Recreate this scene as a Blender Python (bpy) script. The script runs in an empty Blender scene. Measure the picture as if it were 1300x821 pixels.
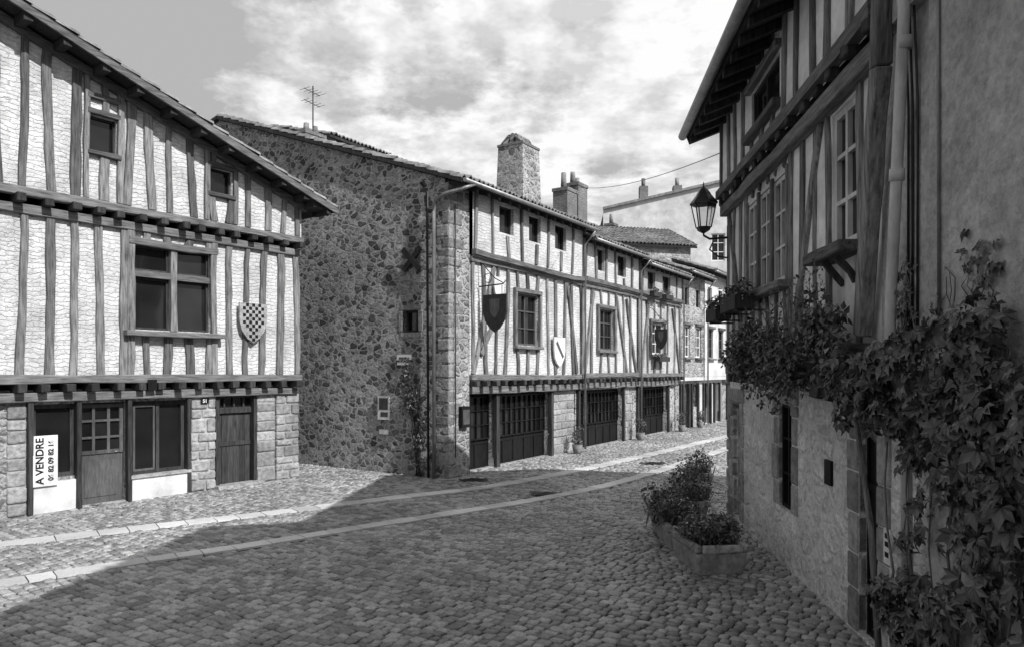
import bpy, bmesh, math, random
import numpy as np
from mathutils import Vector, Matrix
random.seed(7); rng=np.random.default_rng(7)
sc=bpy.context.scene
sc.view_settings.view_transform='Standard'; sc.view_settings.look='None'; sc.view_settings.exposure=0
COL=sc.collection
# ------------------------------------------------------------------ nodes
def nd(nt,t,ins={},**kw):
    n=nt.nodes.new(t)
    for k,v in kw.items(): setattr(n,k,v)
    for k,v in ins.items():
        s=n.inputs[k]
        if isinstance(v,bpy.types.NodeSocket): nt.links.new(v,s)
        else: s.default_value=v
    return n
def mth(nt,op,a,b=0.0,c=0.0,clamp=False):
    n=nd(nt,'ShaderNodeMath',{0:a,1:b,2:c},operation=op); n.use_clamp=clamp; return n.outputs[0]
def mx(nt,f,a,b): return nd(nt,'ShaderNodeMix',{0:f,2:a,3:b}).outputs[0]
def mr(nt,v,a,b,c,d): return nd(nt,'ShaderNodeMapRange',{0:v,1:a,2:b,3:c,4:d}).outputs[0]
def newmat(name):
    m=bpy.data.materials.new(name); m.use_nodes=True; nt=m.node_tree
    return m,nt,nt.nodes['Principled BSDF']
def coords(nt,scale=(1,1,1)):
    tc=nd(nt,'ShaderNodeTexCoord')
    if scale==(1,1,1): return tc.outputs['Object']
    return nd(nt,'ShaderNodeMapping',{0:tc.outputs['Object'],3:scale}).outputs[0]
def noise(nt,v,s,d=3,r=.6): return nd(nt,'ShaderNodeTexNoise',{'Vector':v,'Scale':s,'Detail':float(d),'Roughness':r}).outputs[0]
def finish(nt,b,col,h,bs,bd,rough=.85,spec=.25):
    nt.links.new(col,b.inputs['Base Color']); b.inputs['Roughness'].default_value=rough
    b.inputs['Specular IOR Level'].default_value=spec
    if h is not None:
        bp=nd(nt,'ShaderNodeBump',{'Height':h,'Strength':bs,'Distance':bd}); nt.links.new(bp.outputs[0],b.inputs['Normal'])
def island(nt,col,amt):
    g=nd(nt,'ShaderNodeNewGeometry'); return mth(nt,'MULTIPLY',col,mr(nt,g.outputs['Random Per Island'],0,1,1-amt,1+amt))
def M(name,lo,hi,scale=(1,1,1),ns=5,bump=.4,bd=.01,rough=.85,isl=0,spec=.25,metal=0):
    m,nt,b=newmat(name); v=coords(nt,scale); n=noise(nt,v,ns,4,.7)
    c=mr(nt,n,.3,.7,lo,hi)
    big=noise(nt,coords(nt),.9,3,.65); c=mth(nt,'MULTIPLY',c,mr(nt,big,.3,.7,.7,1.22))
    if isl: c=island(nt,c,isl)
    finish(nt,b,c,n,bump,bd,rough,spec); b.inputs['Metallic'].default_value=metal
    return m
def rubble(name,slo,shi,mort,scale=(5.0,5.0,7.4),w=.1,vary=.3,dist=.95,sub=.07,bs=1.0):
    m,nt,b=newmat(name); v=coords(nt,scale)
    nz=nd(nt,'ShaderNodeTexNoise',{'Vector':v,'Scale':.8,'Detail':3.0,'Roughness':.65})
    dv=nd(nt,'ShaderNodeVectorMath',{0:nz.outputs['Color'],1:(.5,.5,.5)},operation='SUBTRACT').outputs[0]
    dv=nd(nt,'ShaderNodeVectorMath',{0:dv,'Scale':dist},operation='SCALE').outputs[0]
    v2=nd(nt,'ShaderNodeVectorMath',{0:v,1:dv},operation='ADD').outputs[0]
    f1=nd(nt,'ShaderNodeTexVoronoi',{'Vector':v2,'Scale':1.0,'Randomness':.95},feature='F1')
    de=nd(nt,'ShaderNodeTexVoronoi',{'Vector':v2,'Scale':1.0,'Randomness':.95},feature='DISTANCE_TO_EDGE')
    sp=nd(nt,'ShaderNodeSeparateColor',{0:f1.outputs['Color']}); rnd=sp.outputs[0]; rnd2=sp.outputs[1]
    fine=noise(nt,coords(nt),15,4,.78)
    edge=mth(nt,'ADD',mth(nt,'SUBTRACT',de.outputs[0],mth(nt,'MULTIPLY',rnd2,sub)),mr(nt,fine,.3,.7,-.07,.07))
    mask=mr(nt,edge,w*.05,w*.9,0,1)
    st=mr(nt,rnd,0,1,slo,shi); st=mth(nt,'MULTIPLY',st,mr(nt,fine,.3,.7,.5,1.5))
    mo=mth(nt,'MULTIPLY',mr(nt,fine,.3,.7,.72,1.2),mort)
    c=mx(nt,mask,mo,st); big=noise(nt,coords(nt),.45,4,.65); c=mth(nt,'MULTIPLY',c,mr(nt,big,.3,.7,1-vary,1+vary))
    h=mth(nt,'ADD',mr(nt,edge,0,.2,0,1),mth(nt,'MULTIPLY',fine,1.0))
    finish(nt,b,c,h,bs,.04,.92,.2); return m
def infill(name,lo,hi,ch=.08,bw=.26,str_=.8):
    m,nt,b=newmat(name); tc=nd(nt,'ShaderNodeTexCoord').outputs['Object']
    s=nd(nt,'ShaderNodeSeparateXYZ',{0:tc})
    nz=noise(nt,tc,3.0,3,.6); nz2=noise(nt,tc,8,3)
    X=mth(nt,'ADD',mth(nt,'ADD',s.outputs[0],s.outputs[1]),mth(nt,'MULTIPLY',nz2,.3))
    Z=mth(nt,'ADD',mth(nt,'ADD',s.outputs[2],mth(nt,'MULTIPLY',nz,.2)),mth(nt,'MULTIPLY',nz2,.07))
    v=nd(nt,'ShaderNodeCombineXYZ',{0:X,1:Z}).outputs[0]
    br=nd(nt,'ShaderNodeTexBrick',{'Vector':v,'Color1':(1,1,1,1),'Color2':(.7,.7,.7,1),'Mortar':(.4,.4,.4,1),'Scale':1.0,'Mortar Size':.014,'Mortar Smooth':1.0,'Brick Width':bw,'Row Height':ch})
    fine=noise(nt,tc,20,4,.75); big=noise(nt,tc,1.3,4,.7)
    bw_=nd(nt,'ShaderNodeRGBToBW',{0:br.outputs[0]}).outputs[0]
    c=mr(nt,fine,.3,.7,lo,hi); c=mth(nt,'MULTIPLY',c,mr(nt,bw_,.25,1,1-.45*str_,1)); c=mth(nt,'MULTIPLY',c,mr(nt,big,.3,.65,.62,1.1))
    h=mth(nt,'ADD',mth(nt,'ADD',bw_,mth(nt,'MULTIPLY',fine,1.1)),mth(nt,'MULTIPLY',nz2,1.0))
    finish(nt,b,c,h,.9*str_,.03,.9,.2); return m
MT={}
MT['timber']=M('weathered_timber_upright',.05,.26,(9,9,.8),3,1,.014,.8,.45)
MT['timber_h']=M('weathered_timber_level',.045,.2,(.8,9,9),3,1,.014,.8,.45)
MT['timber_dark']=M('dark_timber',.02,.07,(9,9,.9),3,.7,.01,.8,.3,.15)
MT['white_infill']=infill('limewashed_brick_infill',.6,.84)
MT['grey_infill']=infill('cream_infill',.45,.68,.075,.26,.8)
MT['plaster']=M('cream_plaster',.6,.84,(1,1,1),5,.6,.025,.9)
MT['old_plaster']=M('aged_plaster',.5,.74,(1,1,.7),3.5,.6,.025,.9)
MT['grey_render']=M('rough_grey_render',.3,.56,(1,1,1),11,.9,.025,.95)
MT['far_plaster']=M('pale_plaster',.5,.64,(1,1,1),3,.3,.02,.9)
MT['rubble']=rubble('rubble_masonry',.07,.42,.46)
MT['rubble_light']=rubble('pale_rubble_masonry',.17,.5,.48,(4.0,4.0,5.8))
MT['washed_rubble']=rubble('limewashed_rubble',.6,.84,.76,(3.0,3.0,4.4),.1,.2,.9,.07,.8)
MT['ashlar']=M('granite_block',.18,.44,(1,1,1),10,1,.035,.9,.3)
MT['corner_stone']=M('weathered_corner_stone',.13,.36,(1,1,1),10,1,.035,.9,.3)
MT['mortar']=M('mortar',.3,.45,(1,1,1),15,.6,.01,.9)
MT['tile']=M('clay_roof_tile',.1,.32,(1,1,1),5,.5,.01,.85,.3)
MT['core']=M('shadow_core',.05,.08)
MT['paint_dark']=M('dark_paint',.006,.016,(6,6,1),4,.4,.005,.55,.2,.15)
MT['paint_mid']=M('grey_paint',.05,.11,(6,6,1),4,.5,.005,.6,.2,.3)
MT['paint_light']=M('white_paint',.6,.8,(1,1,1),8,.2,.005,.5)
MT['metal']=M('zinc_pipe',.2,.35,(1,1,1),6,.2,.004,.45,.1,.5,.4)
MT['metal_light']=M('painted_pipe',.4,.65,(4,4,1),3,.3,.004,.5,0,.4)
MT['iron']=M('black_iron',.01,.03,(1,1,1),12,.3,.003,.45,0,.4)
MT['brick']=infill('chimney_brick',.18,.36,.07,.22,1.0)
MT['soil']=M('soil',.02,.06,(1,1,1),20,.8,.02,.95)
def glassmat():
    m,nt,b=newmat('window_glass'); n=noise(nt,coords(nt),1.6,1)
    c=island(nt,mr(nt,n,.3,.7,.008,.014),.7); finish(nt,b,c,n,.1,.03,.05,.4); return m
MT['glass']=glassmat()
def leafmat(name,lo,hi):
    m,nt,b=newmat(name); n=noise(nt,coords(nt),6,1)
    c=mr(nt,n,.3,.7,lo,hi); c=island(nt,c,.65); finish(nt,b,c,None,0,0,.38,.5)
    return m
MT['leaf']=leafmat('leaf_foliage',.045,.12); MT['leaf_dark']=leafmat('creeper_foliage',.04,.12); MT['flower']=leafmat('flower_petal',.35,.6)
MT['leaf_lt']=leafmat('light_foliage',.09,.18)
def cobmat(name,lo,hi,rough=.5,isl=.45):
    m,nt,b=newmat(name); v=coords(nt); f=noise(nt,v,30,4,.75); big=noise(nt,v,.35,4,.7)
    c=mr(nt,f,.3,.7,lo,hi); c=island(nt,c,isl); c=mth(nt,'MULTIPLY',c,mr(nt,big,.3,.7,.65,1.3))
    finish(nt,b,c,f,.6,.008,rough,.5); return m
MT['cobble']=cobmat('granite_sett',.16,.4,.45); MT['slab']=cobmat('pale_granite_slab',.46,.66,.6,.16)
MT['joint']=M('joint_grit',.03,.09,(1,1,1),30,.8,.01,.95)
# ------------------------------------------------------------------ builder
class Bd:
    def __init__(s,name,loc=(0,0,0),ang=0):
        s.e=bpy.data.objects.new(name,None); s.e.empty_display_size=.3; COL.objects.link(s.e)
        s.e.location=loc; s.e.rotation_euler=(0,0,ang); s.p={}
    def add(s,part,mat,vs,fs,smooth=False):
        V,F,_=s.p.setdefault((part,mat),([],[],[smooth])); o=len(V); V.extend([tuple(v) for v in vs]); F.extend([[i+o for i in f] for f in fs])
    def hexa(s,part,mat,q):
        s.add(part,mat,q,[(3,2,1,0),(4,5,6,7),(0,1,5,4),(1,2,6,5),(2,3,7,6),(3,0,4,7)])
    def box(s,part,mat,x0,x1,y0,y1,z0,z1,j=0):
        q=[(x0,y0,z0),(x1,y0,z0),(x1,y1,z0),(x0,y1,z0),(x0,y0,z1),(x1,y0,z1),(x1,y1,z1),(x0,y1,z1)]
        if j: q=[tuple(c+random.uniform(-j,j) for c in p) for p in q]
        s.hexa(part,mat,q)
    def beam(s,part,mat,p0,p1,w,d,nrm=(0,1,0),j=.02,seg=3):
        p0=Vector(p0);p1=Vector(p1);n=Vector(nrm).normalized(); t=(p1-p0).normalized(); a=t.cross(n).normalized(); n=a.cross(t).normalized()
        V=[];F=[]; seg=max(1,seg); drift=0
        for i in range(seg+1):
            c=p0.lerp(p1,i/seg)
            drift+=random.uniform(-j,j)*.7
            oj=a*(drift if 0<i<seg else random.uniform(-j,j)*.3)
            ww=w/2*random.uniform(.85,1.12) if j else w/2
            dd=d/2+ (random.uniform(-.004,.004) if j else 0)
            for sa,sn in ((-1,-1),(1,-1),(1,1),(-1,1)): V.append(c+oj+a*sa*ww+n*sn*dd)
        for i in range(seg):
            for k in range(4):
                F.append((i*4+k,i*4+(k+1)%4,i*4+4+(k+1)%4,i*4+4+k))
        F.append((3,2,1,0)); e=seg*4; F.append((e,e+1,e+2,e+3)); s.add(part,mat,V,F)
    def tube(s,part,mat,pts,r,n=8,r2=None):
        pts=[Vector(p) for p in pts]; V=[];F=[]; N=len(pts)
        for i,p in enumerate(pts):
            t=(pts[min(i+1,N-1)]-pts[max(i-1,0)]).normalized(); ref=Vector((0,0,1)) if abs(t.z)<.9 else Vector((1,0,0))
            a=t.cross(ref).normalized(); b=t.cross(a); rr=r if r2 is None else r+(r2-r)*i/(N-1)
            for k in range(n): V.append(p+a*rr*math.cos(k*2*math.pi/n)+b*rr*math.sin(k*2*math.pi/n))
        for i in range(N-1):
            for k in range(n): F.append((i*n+k,i*n+(k+1)%n,(i+1)*n+(k+1)%n,(i+1)*n+k))
        F.append(tuple(range(n))); F.append(tuple((N-1)*n+k for k in range(n))); s.add(part,mat,V,F,True)
    def prism(s,part,mat,prof,a0,a1,axis):
        n=len(prof)
        f=(lambda a,p:(a,p[0],p[1])) if axis=='x' else (lambda a,p:(p[0],a,p[1]))
        V=[f(a0,p) for p in prof]+[f(a1,p) for p in prof]
        F=[tuple(range(n)),tuple(range(2*n-1,n-1,-1))]+[(i,(i+1)%n,n+(i+1)%n,n+i) for i in range(n)]
        s.add(part,mat,V,F)
    def fbox(s,part,mat,fm,a0,a1,z0,z1,d0,d1):
        s.hexa(part,mat,[fm(a0,z0,d0),fm(a1,z0,d0),fm(a1,z0,d1),fm(a0,z0,d1),fm(a0,z1,d0),fm(a1,z1,d0),fm(a1,z1,d1),fm(a0,z1,d1)])
    def facade(s,part,mat,fm,a0,a1,z0,z1,holes=(),tops=(),depth=.2):
        xs=sorted(set([a0,a1]+[h for H in holes for h in H[:2] if a0<h<a1])); zs=sorted(set([z0,z1]+[h for H in holes for h in H[2:4] if z0<h<z1]))
        for i in range(len(xs)-1):
            for k in range(len(zs)-1):
                cx=(xs[i]+xs[i+1])/2; cz=(zs[k]+zs[k+1])/2
                if any(H[0]<cx<H[1] and H[2]<cz<H[3] for H in holes): continue
                poly=[(xs[i],zs[k]),(xs[i+1],zs[k]),(xs[i+1],zs[k+1]),(xs[i],zs[k+1])]
                for c,mm in tops:
                    out=[]
                    for q in range(len(poly)):
                        P=poly[q];Q=poly[(q+1)%len(poly)]; dP=c+mm*P[0]-P[1]; dQ=c+mm*Q[0]-Q[1]
                        if dP>=0: out.append(P)
                        if (dP>=0)!=(dQ>=0):
                            t=dP/(dP-dQ); out.append((P[0]+t*(Q[0]-P[0]),P[1]+t*(Q[1]-P[1])))
                    poly=out
                    if len(poly)<3: break
                if len(poly)>=3: s.add(part,mat,[fm(a,z,0) for a,z in poly],[tuple(range(len(poly)))])
        for H in holes:
            c=[(H[0],H[2]),(H[1],H[2]),(H[1],H[3]),(H[0],H[3])]
            for i in range(4):
                p=c[i];q=c[(i+1)%4]; s.add(part,mat,[fm(*p,0),fm(*q,0),fm(*q,depth),fm(*p,depth)],[(0,1,2,3)])
    def window(s,fm,a0,a1,z0,z1,cols=2,rows=2,d=.13,fw=.055,frame='paint_mid',glass='glass',part='window'):
        for c in range(cols):
            for r in range(rows):
                A0=a0+(a1-a0)*c/cols;A1=a0+(a1-a0)*(c+1)/cols;Z0=z0+(z1-z0)*r/rows;Z1=z0+(z1-z0)*(r+1)/rows
                e=random.uniform(-.004,.004)
                s.add(part+'_glass',glass,[fm(A0,Z0,d+e),fm(A1,Z0,d-e),fm(A1,Z1,d-e),fm(A0,Z1,d+e)],[(0,1,2,3)])
        for c in range(cols+1):
            a=a0+(a1-a0)*c/cols; w=fw if c in(0,cols) else fw*.75
            s.fbox(part+'_frame',frame,fm,a-w/2 if 0<c<cols else (a if c==0 else a-w),a+w/2 if 0<c<cols else (a+w if c==0 else a),z0,z1,d-.05,d+.02)
        for r in range(rows+1):
            z=z0+(z1-z0)*r/rows; w=fw if r in(0,rows) else fw*.6
            s.fbox(part+'_frame',frame,fm,a0+.002,a1-.002,(z-w/2 if 0<r<rows else (z if r==0 else z-w)),(z+w/2 if 0<r<rows else (z+w if r==0 else z)),d-.046,d+.018)
    def studs(s,xs,z0,z1,holes,y,w=.16,d=.08,mat='timber',top=None,part='stud',lean=.05):
        for x in xs:
            zt=z1 if top is None else min(z1,top(x))
            if zt-z0<.15: continue
            segs=[(z0,zt)]
            for H in holes:
                if x+w/2>H[0]-.02 and x-w/2<H[1]+.02:
                    ns=[]
                    for a,b in segs:
                        if H[2]-.06>a: ns.append((a,min(b,H[2]-.06)))
                        if H[3]+.06<b: ns.append((max(a,H[3]+.06),b))
                    segs=ns
            for a,b in segs:
                if b-a>.12:
                    l=random.uniform(-lean,lean)
                    s.beam(part,mat,(x+l,y,a),(x-l,y,b),w*random.uniform(.7,1.2),d+random.uniform(-.01,.01),seg=max(2,int((b-a)/.35)))
    def roof(s,P,A,S,period=.19,amp=.045,part='roof_tiles',mat='tile',thick=.09,board='timber_dark'):
        P=Vector(P);A=Vector(A);S=Vector(S); n=A.cross(S).normalized()
        if n.z<0: n=-n
        la=A.length; ls=S.length; na=int(la/period)*6; nc=int(ls/.38)
        V=[];F=[]; rows=[]
        for c in range(nc):
            rows.append((c/nc,.035)); rows.append(((c+1)/nc,.0))
        ta=np.linspace(0,1,na+1)
        for ri,(t,off) in enumerate(rows):
            for i,a in enumerate(ta):
                k=int(a*la/period); jit=(math.sin(k*12.9898+(ri//2)*78.233)*43758.5453%1-.5)*.03
                h=amp*(abs(math.sin(math.pi*a*la/period))*2-1)+off+jit
                p=P+A*a+S*(t)+n*(h+amp); p=p-S.normalized()*(jit*1.5 if ri%2==0 else 0); V.append(p)
        W=na+1
        for r in range(len(rows)-1):
            for i in range(na): F.append((r*W+i,r*W+i+1,(r+1)*W+i+1,(r+1)*W+i))
        idx=list(range(W)); o=len(V); V.extend([V[i]-n*(.03) for i in idx]); F.extend([(idx[i],idx[i+1],o+i+1,o+i) for i in range(len(idx)-1)])
        s.add(part,mat,V,F,False)
        q=[P-n*thick,P+A-n*thick,P+A+S-n*thick,P+S-n*thick,P-n*.002,P+A-n*.002,P+A+S-n*.002,P+S-n*.002]
        s.hexa('roof_boards',board,q)
    def done(s,bevel=()):
        for (part,mat),(V,F,sm) in s.p.items():
            me=bpy.data.meshes.new(part); me.from_pydata(V,[],F); me.materials.append(MT[mat])
            bm=bmesh.new(); bm.from_mesh(me); bmesh.ops.recalc_face_normals(bm,faces=bm.faces); bm.to_mesh(me); bm.free()
            if sm[0]: me.polygons.foreach_set('use_smooth',[len(p.vertices)==4 for p in me.polygons])
            o=bpy.data.objects.new(part,me); COL.objects.link(o); o.parent=s.e
            if part in bevel or part.startswith('quoin'):
                b=o.modifiers.new('b','BEVEL'); b.width=.03; b.segments=2
            elif part in('stud','brace','jetty_beam','jetty_sill','mid_beam','joist_end','window_sill','window_head','mullion','corner_post','shopfront_post'):
                b=o.modifiers.new('b','BEVEL'); b.width=.012; b.segments=1
        return s.e
def FX(y): return lambda a,z,d:(a,y+d,z)
def FS(x): return lambda a,z,d:(x+d,a,z)
def frange(a,b,st,j=.04):
    n=max(1,round((b-a)/st)); return [a+(b-a)*i/n+random.uniform(-j,j) for i in range(n+1)]
def quoins(B,x0,x1,z0,z1,y0,y1,h=.3,mat='ashlar',split=True):
    z=z0; k=0
    while z<z1-.05:
        hh=min(h*random.uniform(.65,1.3),z1-z)
        if z1-(z+hh)<.1: hh=z1-z
        if split and x1-x0>.45:
            m=x0+(x1-x0)*(random.uniform(.25,.42) if k%2 else random.uniform(.55,.75)); B.box('quoin',mat,x0,m-.012,y0+random.uniform(-.02,.015),y1,z+.011,z+hh-.011,.01); B.box('quoin',mat,m+.012,x1,y0+random.uniform(-.02,.015),y1,z+.011,z+hh-.011,.01)
        else: B.box('quoin',mat,x0,x1,y0+random.uniform(-.015,.015),y1,z+.01,z+hh-.01,.008)
        z+=hh;k+=1
    B.box('pier_core','mortar',x0+.01,x1-.01,y0+.03,y1,z0,z1)
def joists(B,x0,x1,z0,z1,y0,y1,st=.42,w=.15,mat='timber_dark'):
    for x in frange(x0,x1,st,.04): B.box('joist_end',mat,x-w/2,x+w/2,y0+random.uniform(-.05,.04),y1,z0,z1,.01)
def shield(B,part,mat,fm,cx,zt,w,h,d0,d1):
    pts=[(-.5,0),(-.5,-.45),(-.42,-.68),(-.22,-.88),(0,-1),(.22,-.88),(.42,-.68),(.5,-.45),(.5,0)]
    a=[fm(cx+p[0]*w,zt+p[1]*h,d0) for p in pts]; b=[fm(cx+p[0]*w,zt+p[1]*h,d1) for p in pts]; n=len(pts)
    B.add(part,mat,a+b,[tuple(range(n)),tuple(range(2*n-1,n-1,-1))]+[(i,(i+1)%n,n+(i+1)%n,n+i) for i in range(n)])
def text(parent,body,size,loc,rot,mat):
    c=bpy.data.curves.new('lettering','FONT'); c.body=body; c.size=size; c.extrude=.002; c.align_x='CENTER'; c.align_y='CENTER'; c.offset=.004
    o=bpy.data.objects.new('lettering',c); COL.objects.link(o); c.materials.append(mat); o.parent=parent; o.matrix_local=Matrix.Translation(loc)@rot; return o
RX=Matrix.Rotation(math.pi/2,4,'X'); 
def rail_door(B,fm,a0,a1,z0,z1,mat='paint_dark',d=.14,cols=1,rows=3,part='door'):
    B.fbox(part,mat,fm,a0,a1,z0,z1,d,d+.04)
    w=.07
    for c in range(cols+1):
        a=a0+(a1-a0)*c/cols; B.fbox(part+'_stile',mat,fm,max(a0,a-w/2),min(a1,a+w/2),z0,z1,d-.025,d-.002)
    for r in range(rows+1):
        z=z0+(z1-z0)*r/rows; B.fbox(part+'_rail',mat,fm,a0+.003,a1-.003,max(z0,z-w/2),min(z1,z+w/2),d-.021,d-.003)
# ================================================================== LEFT HOUSE
LO=(-8.9,12.3,0); LA=math.atan2(.804,.595)
B=Bd('timber_framed_house',LO,LA)
G=FX(.15)
gh=[(.55,1.28,.62,1.98),(1.33,2.2,0.02,1.98),(2.27,3.45,.48,1.98),(4.12,5.12,.04,2.05)]
B.facade('ground_wall','rubble_light',G,-6.5,6.25,-.1,2.25,gh,depth=.25)
B.window(G,.55,1.28,.62,1.98,1,1,.1,.08,'timber_dark')
B.window(G,2.27,3.45,.48,1.98,2,1,.1,.09,'timber_dark')
B.window(G,2.36,2.8,.56,1.9,1,1,.09,.04,'paint_mid',part='casement')
B.box('sill_wall','old_plaster',2.25,3.47,.06,.16,0,.44); B.box('sill_wall','old_plaster',.5,1.26,.08,.16,0,.56)
for x in (.5,1.305,2.235,3.47): B.beam('shopfront_post','timber_dark',(x,.1,0),(x,.1,2.05),.09,.14,j=.006)
B.box('stone_sill','ashlar',2.25,3.5,.02,.16,.44,.5); 
B.fbox('door','paint_mid',G,1.35,2.18,.02,.98,.1,.15)
B.window(G,1.35,2.18,.98,1.95,3,3,.12,.07,'paint_mid',part='door_light')
B.fbox('door_panel','paint_mid',G,1.47,2.06,.15,.85,.085,.1)
B.tube('door_handle','metal',[(2.1,.23,1.0),(2.02,.21,1.0)],.012,6)
for i in range(6):
    a=4.2+i*.145; B.fbox('plank_door','timber_dark',G,a,a+.138,.04,1.66,.12+random.uniform(0,.008),.17)
B.window(G,4.14,5.1,1.72,2.03,4,1,.12,.05,'timber_dark',part='transom')
B.fbox('door_rail','timber_dark',G,4.12,5.12,1.64,1.74,.06,.15)
B.fbox('door_rail','timber_dark',G,4.2,5.06,.9,1.0,.1,.119)
B.box('door_jamb','timber_dark',4.1,4.19,.1,.3,0,2.0);B.box('door_jamb','timber_dark',5.05,5.13,.1,.3,0,2.0)
quoins(B,3.53,4.09,0,2.05,.08,.3,.24); quoins(B,5.14,5.62,0,2.05,.09,.35,.28,split=False); quoins(B,5.64,6.27,0,2.05,.06,.4,.22)
quoins(B,.16,.46,0,2.0,.11,.3,.24,split=False)
B.box('door_step','ashlar',4.05,5.2,-.1,.2,-.02,.06)
B.beam('jetty_beam','timber_h',(-6.5,.09,2.13),(6.2,.09,2.1),.17,.2,seg=20,j=.008)
joists(B,-6.4,6.1,2.21,2.36,-.2,.2)
B.beam('jetty_sill','timber_h',(-6.5,-.03,2.45),(6.25,-.03,2.43),.16,.16,seg=20,j=.008)
F1=FX(0); fh=[(2.28,3.9,3.42,5.12)]
B.facade('first_floor_infill','white_infill',F1,-6.5,6.2,2.4,5.45,fh,depth=.2)
B.studs(frange(-6.4,6.12,.44),2.5,5.4,fh,-.02,.16,.09)
B.studs([2.2,3.98],2.5,5.4,[],-.03,.17,.12,lean=.01)
B.window(F1,2.28,3.02,3.42,4.48,1,1,.12,.05,'timber_dark');B.window(F1,3.16,3.9,3.42,4.48,1,1,.12,.05,'timber_dark')
B.window(F1,2.28,3.02,4.6,5.12,1,1,.12,.05,'timber_dark');B.window(F1,3.16,3.9,4.6,5.12,1,1,.12,.05,'timber_dark')
B.beam('mullion','timber',(3.09,.02,3.4),(3.09,.02,5.14),.14,.14,j=.005); B.beam('transom_bar','timber_h',(2.28,.03,4.54),(3.9,.03,4.54),.12,.12,j=.005)
B.beam('window_head','timber_h',(2.15,-.04,5.18),(4.05,-.04,5.18),.14,.13); B.beam('window_sill','timber_h',(2.05,-.1,3.34),(4.15,-.1,3.34),.11,.26,j=.006)
B.beam('jetty_beam','timber_h',(-6.5,-.03,5.46),(6.2,-.03,5.44),.16,.14,seg=20,j=.008)
joists(B,-6.4,6.1,5.54,5.68,-.3,.1)
B.beam('jetty_sill','timber_h',(-6.5,-.15,5.76),(6.2,-.15,5.74),.15,.16,seg=20,j=.008)
AT=FX(-.12); ah=[(1.4,1.9,6.75,7.42),(3.8,4.35,6.45,6.98)]
top=lambda x:min(8.78-.34*x,9.12+.34*x)
B.facade('gable_infill','white_infill',AT,-6.5,6.2,5.7,9.2,ah,[(8.8,-.34),(9.14,.34)],.2)
B.studs(frange(-6.4,6.1,.45),5.82,9.5,ah,-.14,.15,.09,top=lambda x:top(x)-.02)
for H in ah:
    B.window(AT,*H,1,1,.12,.04,'timber_dark'); 
    B.studs([H[0]-.06,H[1]+.06],5.82,9,[],-.15,.12,.1,top=lambda x:top(x)-.02,lean=.01)
    B.beam('window_sill','timber_h',(H[0]-.05,-.17,H[2]-.05),(H[1]+.05,-.17,H[2]-.05),.09,.12,j=.006); B.beam('window_head','timber_h',(H[0]-.05,-.16,H[3]+.06),(H[1]+.05,-.16,H[3]+.06),.11,.1,j=.006)
B.beam('window_head','timber_h',(1.34,-.16,7.78),(1.96,-.16,7.78),.1,.1,j=.006)
B.beam('rake_beam','timber_h',(-.2,-.16,8.72),(6.3,-.16,6.52),.16,.14,seg=8,j=.008)
B.prism('core','core',[(-6.45,0),(6.15,0),(6.15,6.55),(-.5,8.85),(-6.45,6.7)],.42,10,'y')
B.box('alley_wall','rubble',6.17,6.22,.3,10,0,6.6)
B.roof((6.85,-.72,6.55),(0,11,0),(-7.35,0,2.5)); B.roof((-8.0,-.72,6.5),(0,11,0),(7.5,0,2.55))
for x in frange(.2,6.6,.62,.02):
    z=8.88-.34*x; B.box('purlin_end','timber_dark',x-.07,x+.07,-.66,-.1,z-.24,z-.1,.005)
B.beam('barge_board','timber_h',(-.4,-.7,8.93),(6.85,-.7,6.47),.13,.05,seg=8,j=.006)
B.prism('roof_filler','timber_dark',[(6.85,6.47),(6.2,6.5),(6.2,6.69)],-.6,10,'y')
B.done()
B=Bd('heraldic_shield_plaque',LO,LA)
shield(B,'shield','ashlar',F1,4.88,4.12,.7,.9,-.14,-.1)
for i in range(9):
    for k in range(11):
        cx=4.57+i*.078; cz=4.08-k*.078
        if (i+k)%2==0 and abs(cx-4.88)<.3-.04*max(0,k-5)*1.3: B.box('lozenge','paint_dark',cx-.035,cx+.035,-.146,-.139,cz-.035,cz+.035)
B.done()
B=Bd('for_sale_sign',LO,LA); B.box('panel','paint_light',.53,.93,.03,.05,.5,1.42)
e=B.done(); R90=Matrix.Rotation(math.pi/2,4,'Z')
text(e,'A VENDRE',.18,(.64,.026,.96),RX@R90,MT['paint_dark']); text(e,'06 82 09 82 16',.12,(.82,.026,.96),RX@R90,MT['paint_dark'])
B=Bd('wall_plaque',LO,LA); B.box('plate','paint_dark',2.5,2.68,-.14,-.11,2.2,2.42); B.done()
B=Bd('house_number_plate',LO,LA); B.box('plate','paint_dark',3.72,3.9,.04,.055,1.88,2.0); e=B.done(); text(e,'51',.1,(3.81,.036,1.94),RX,MT['paint_light'])
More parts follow.
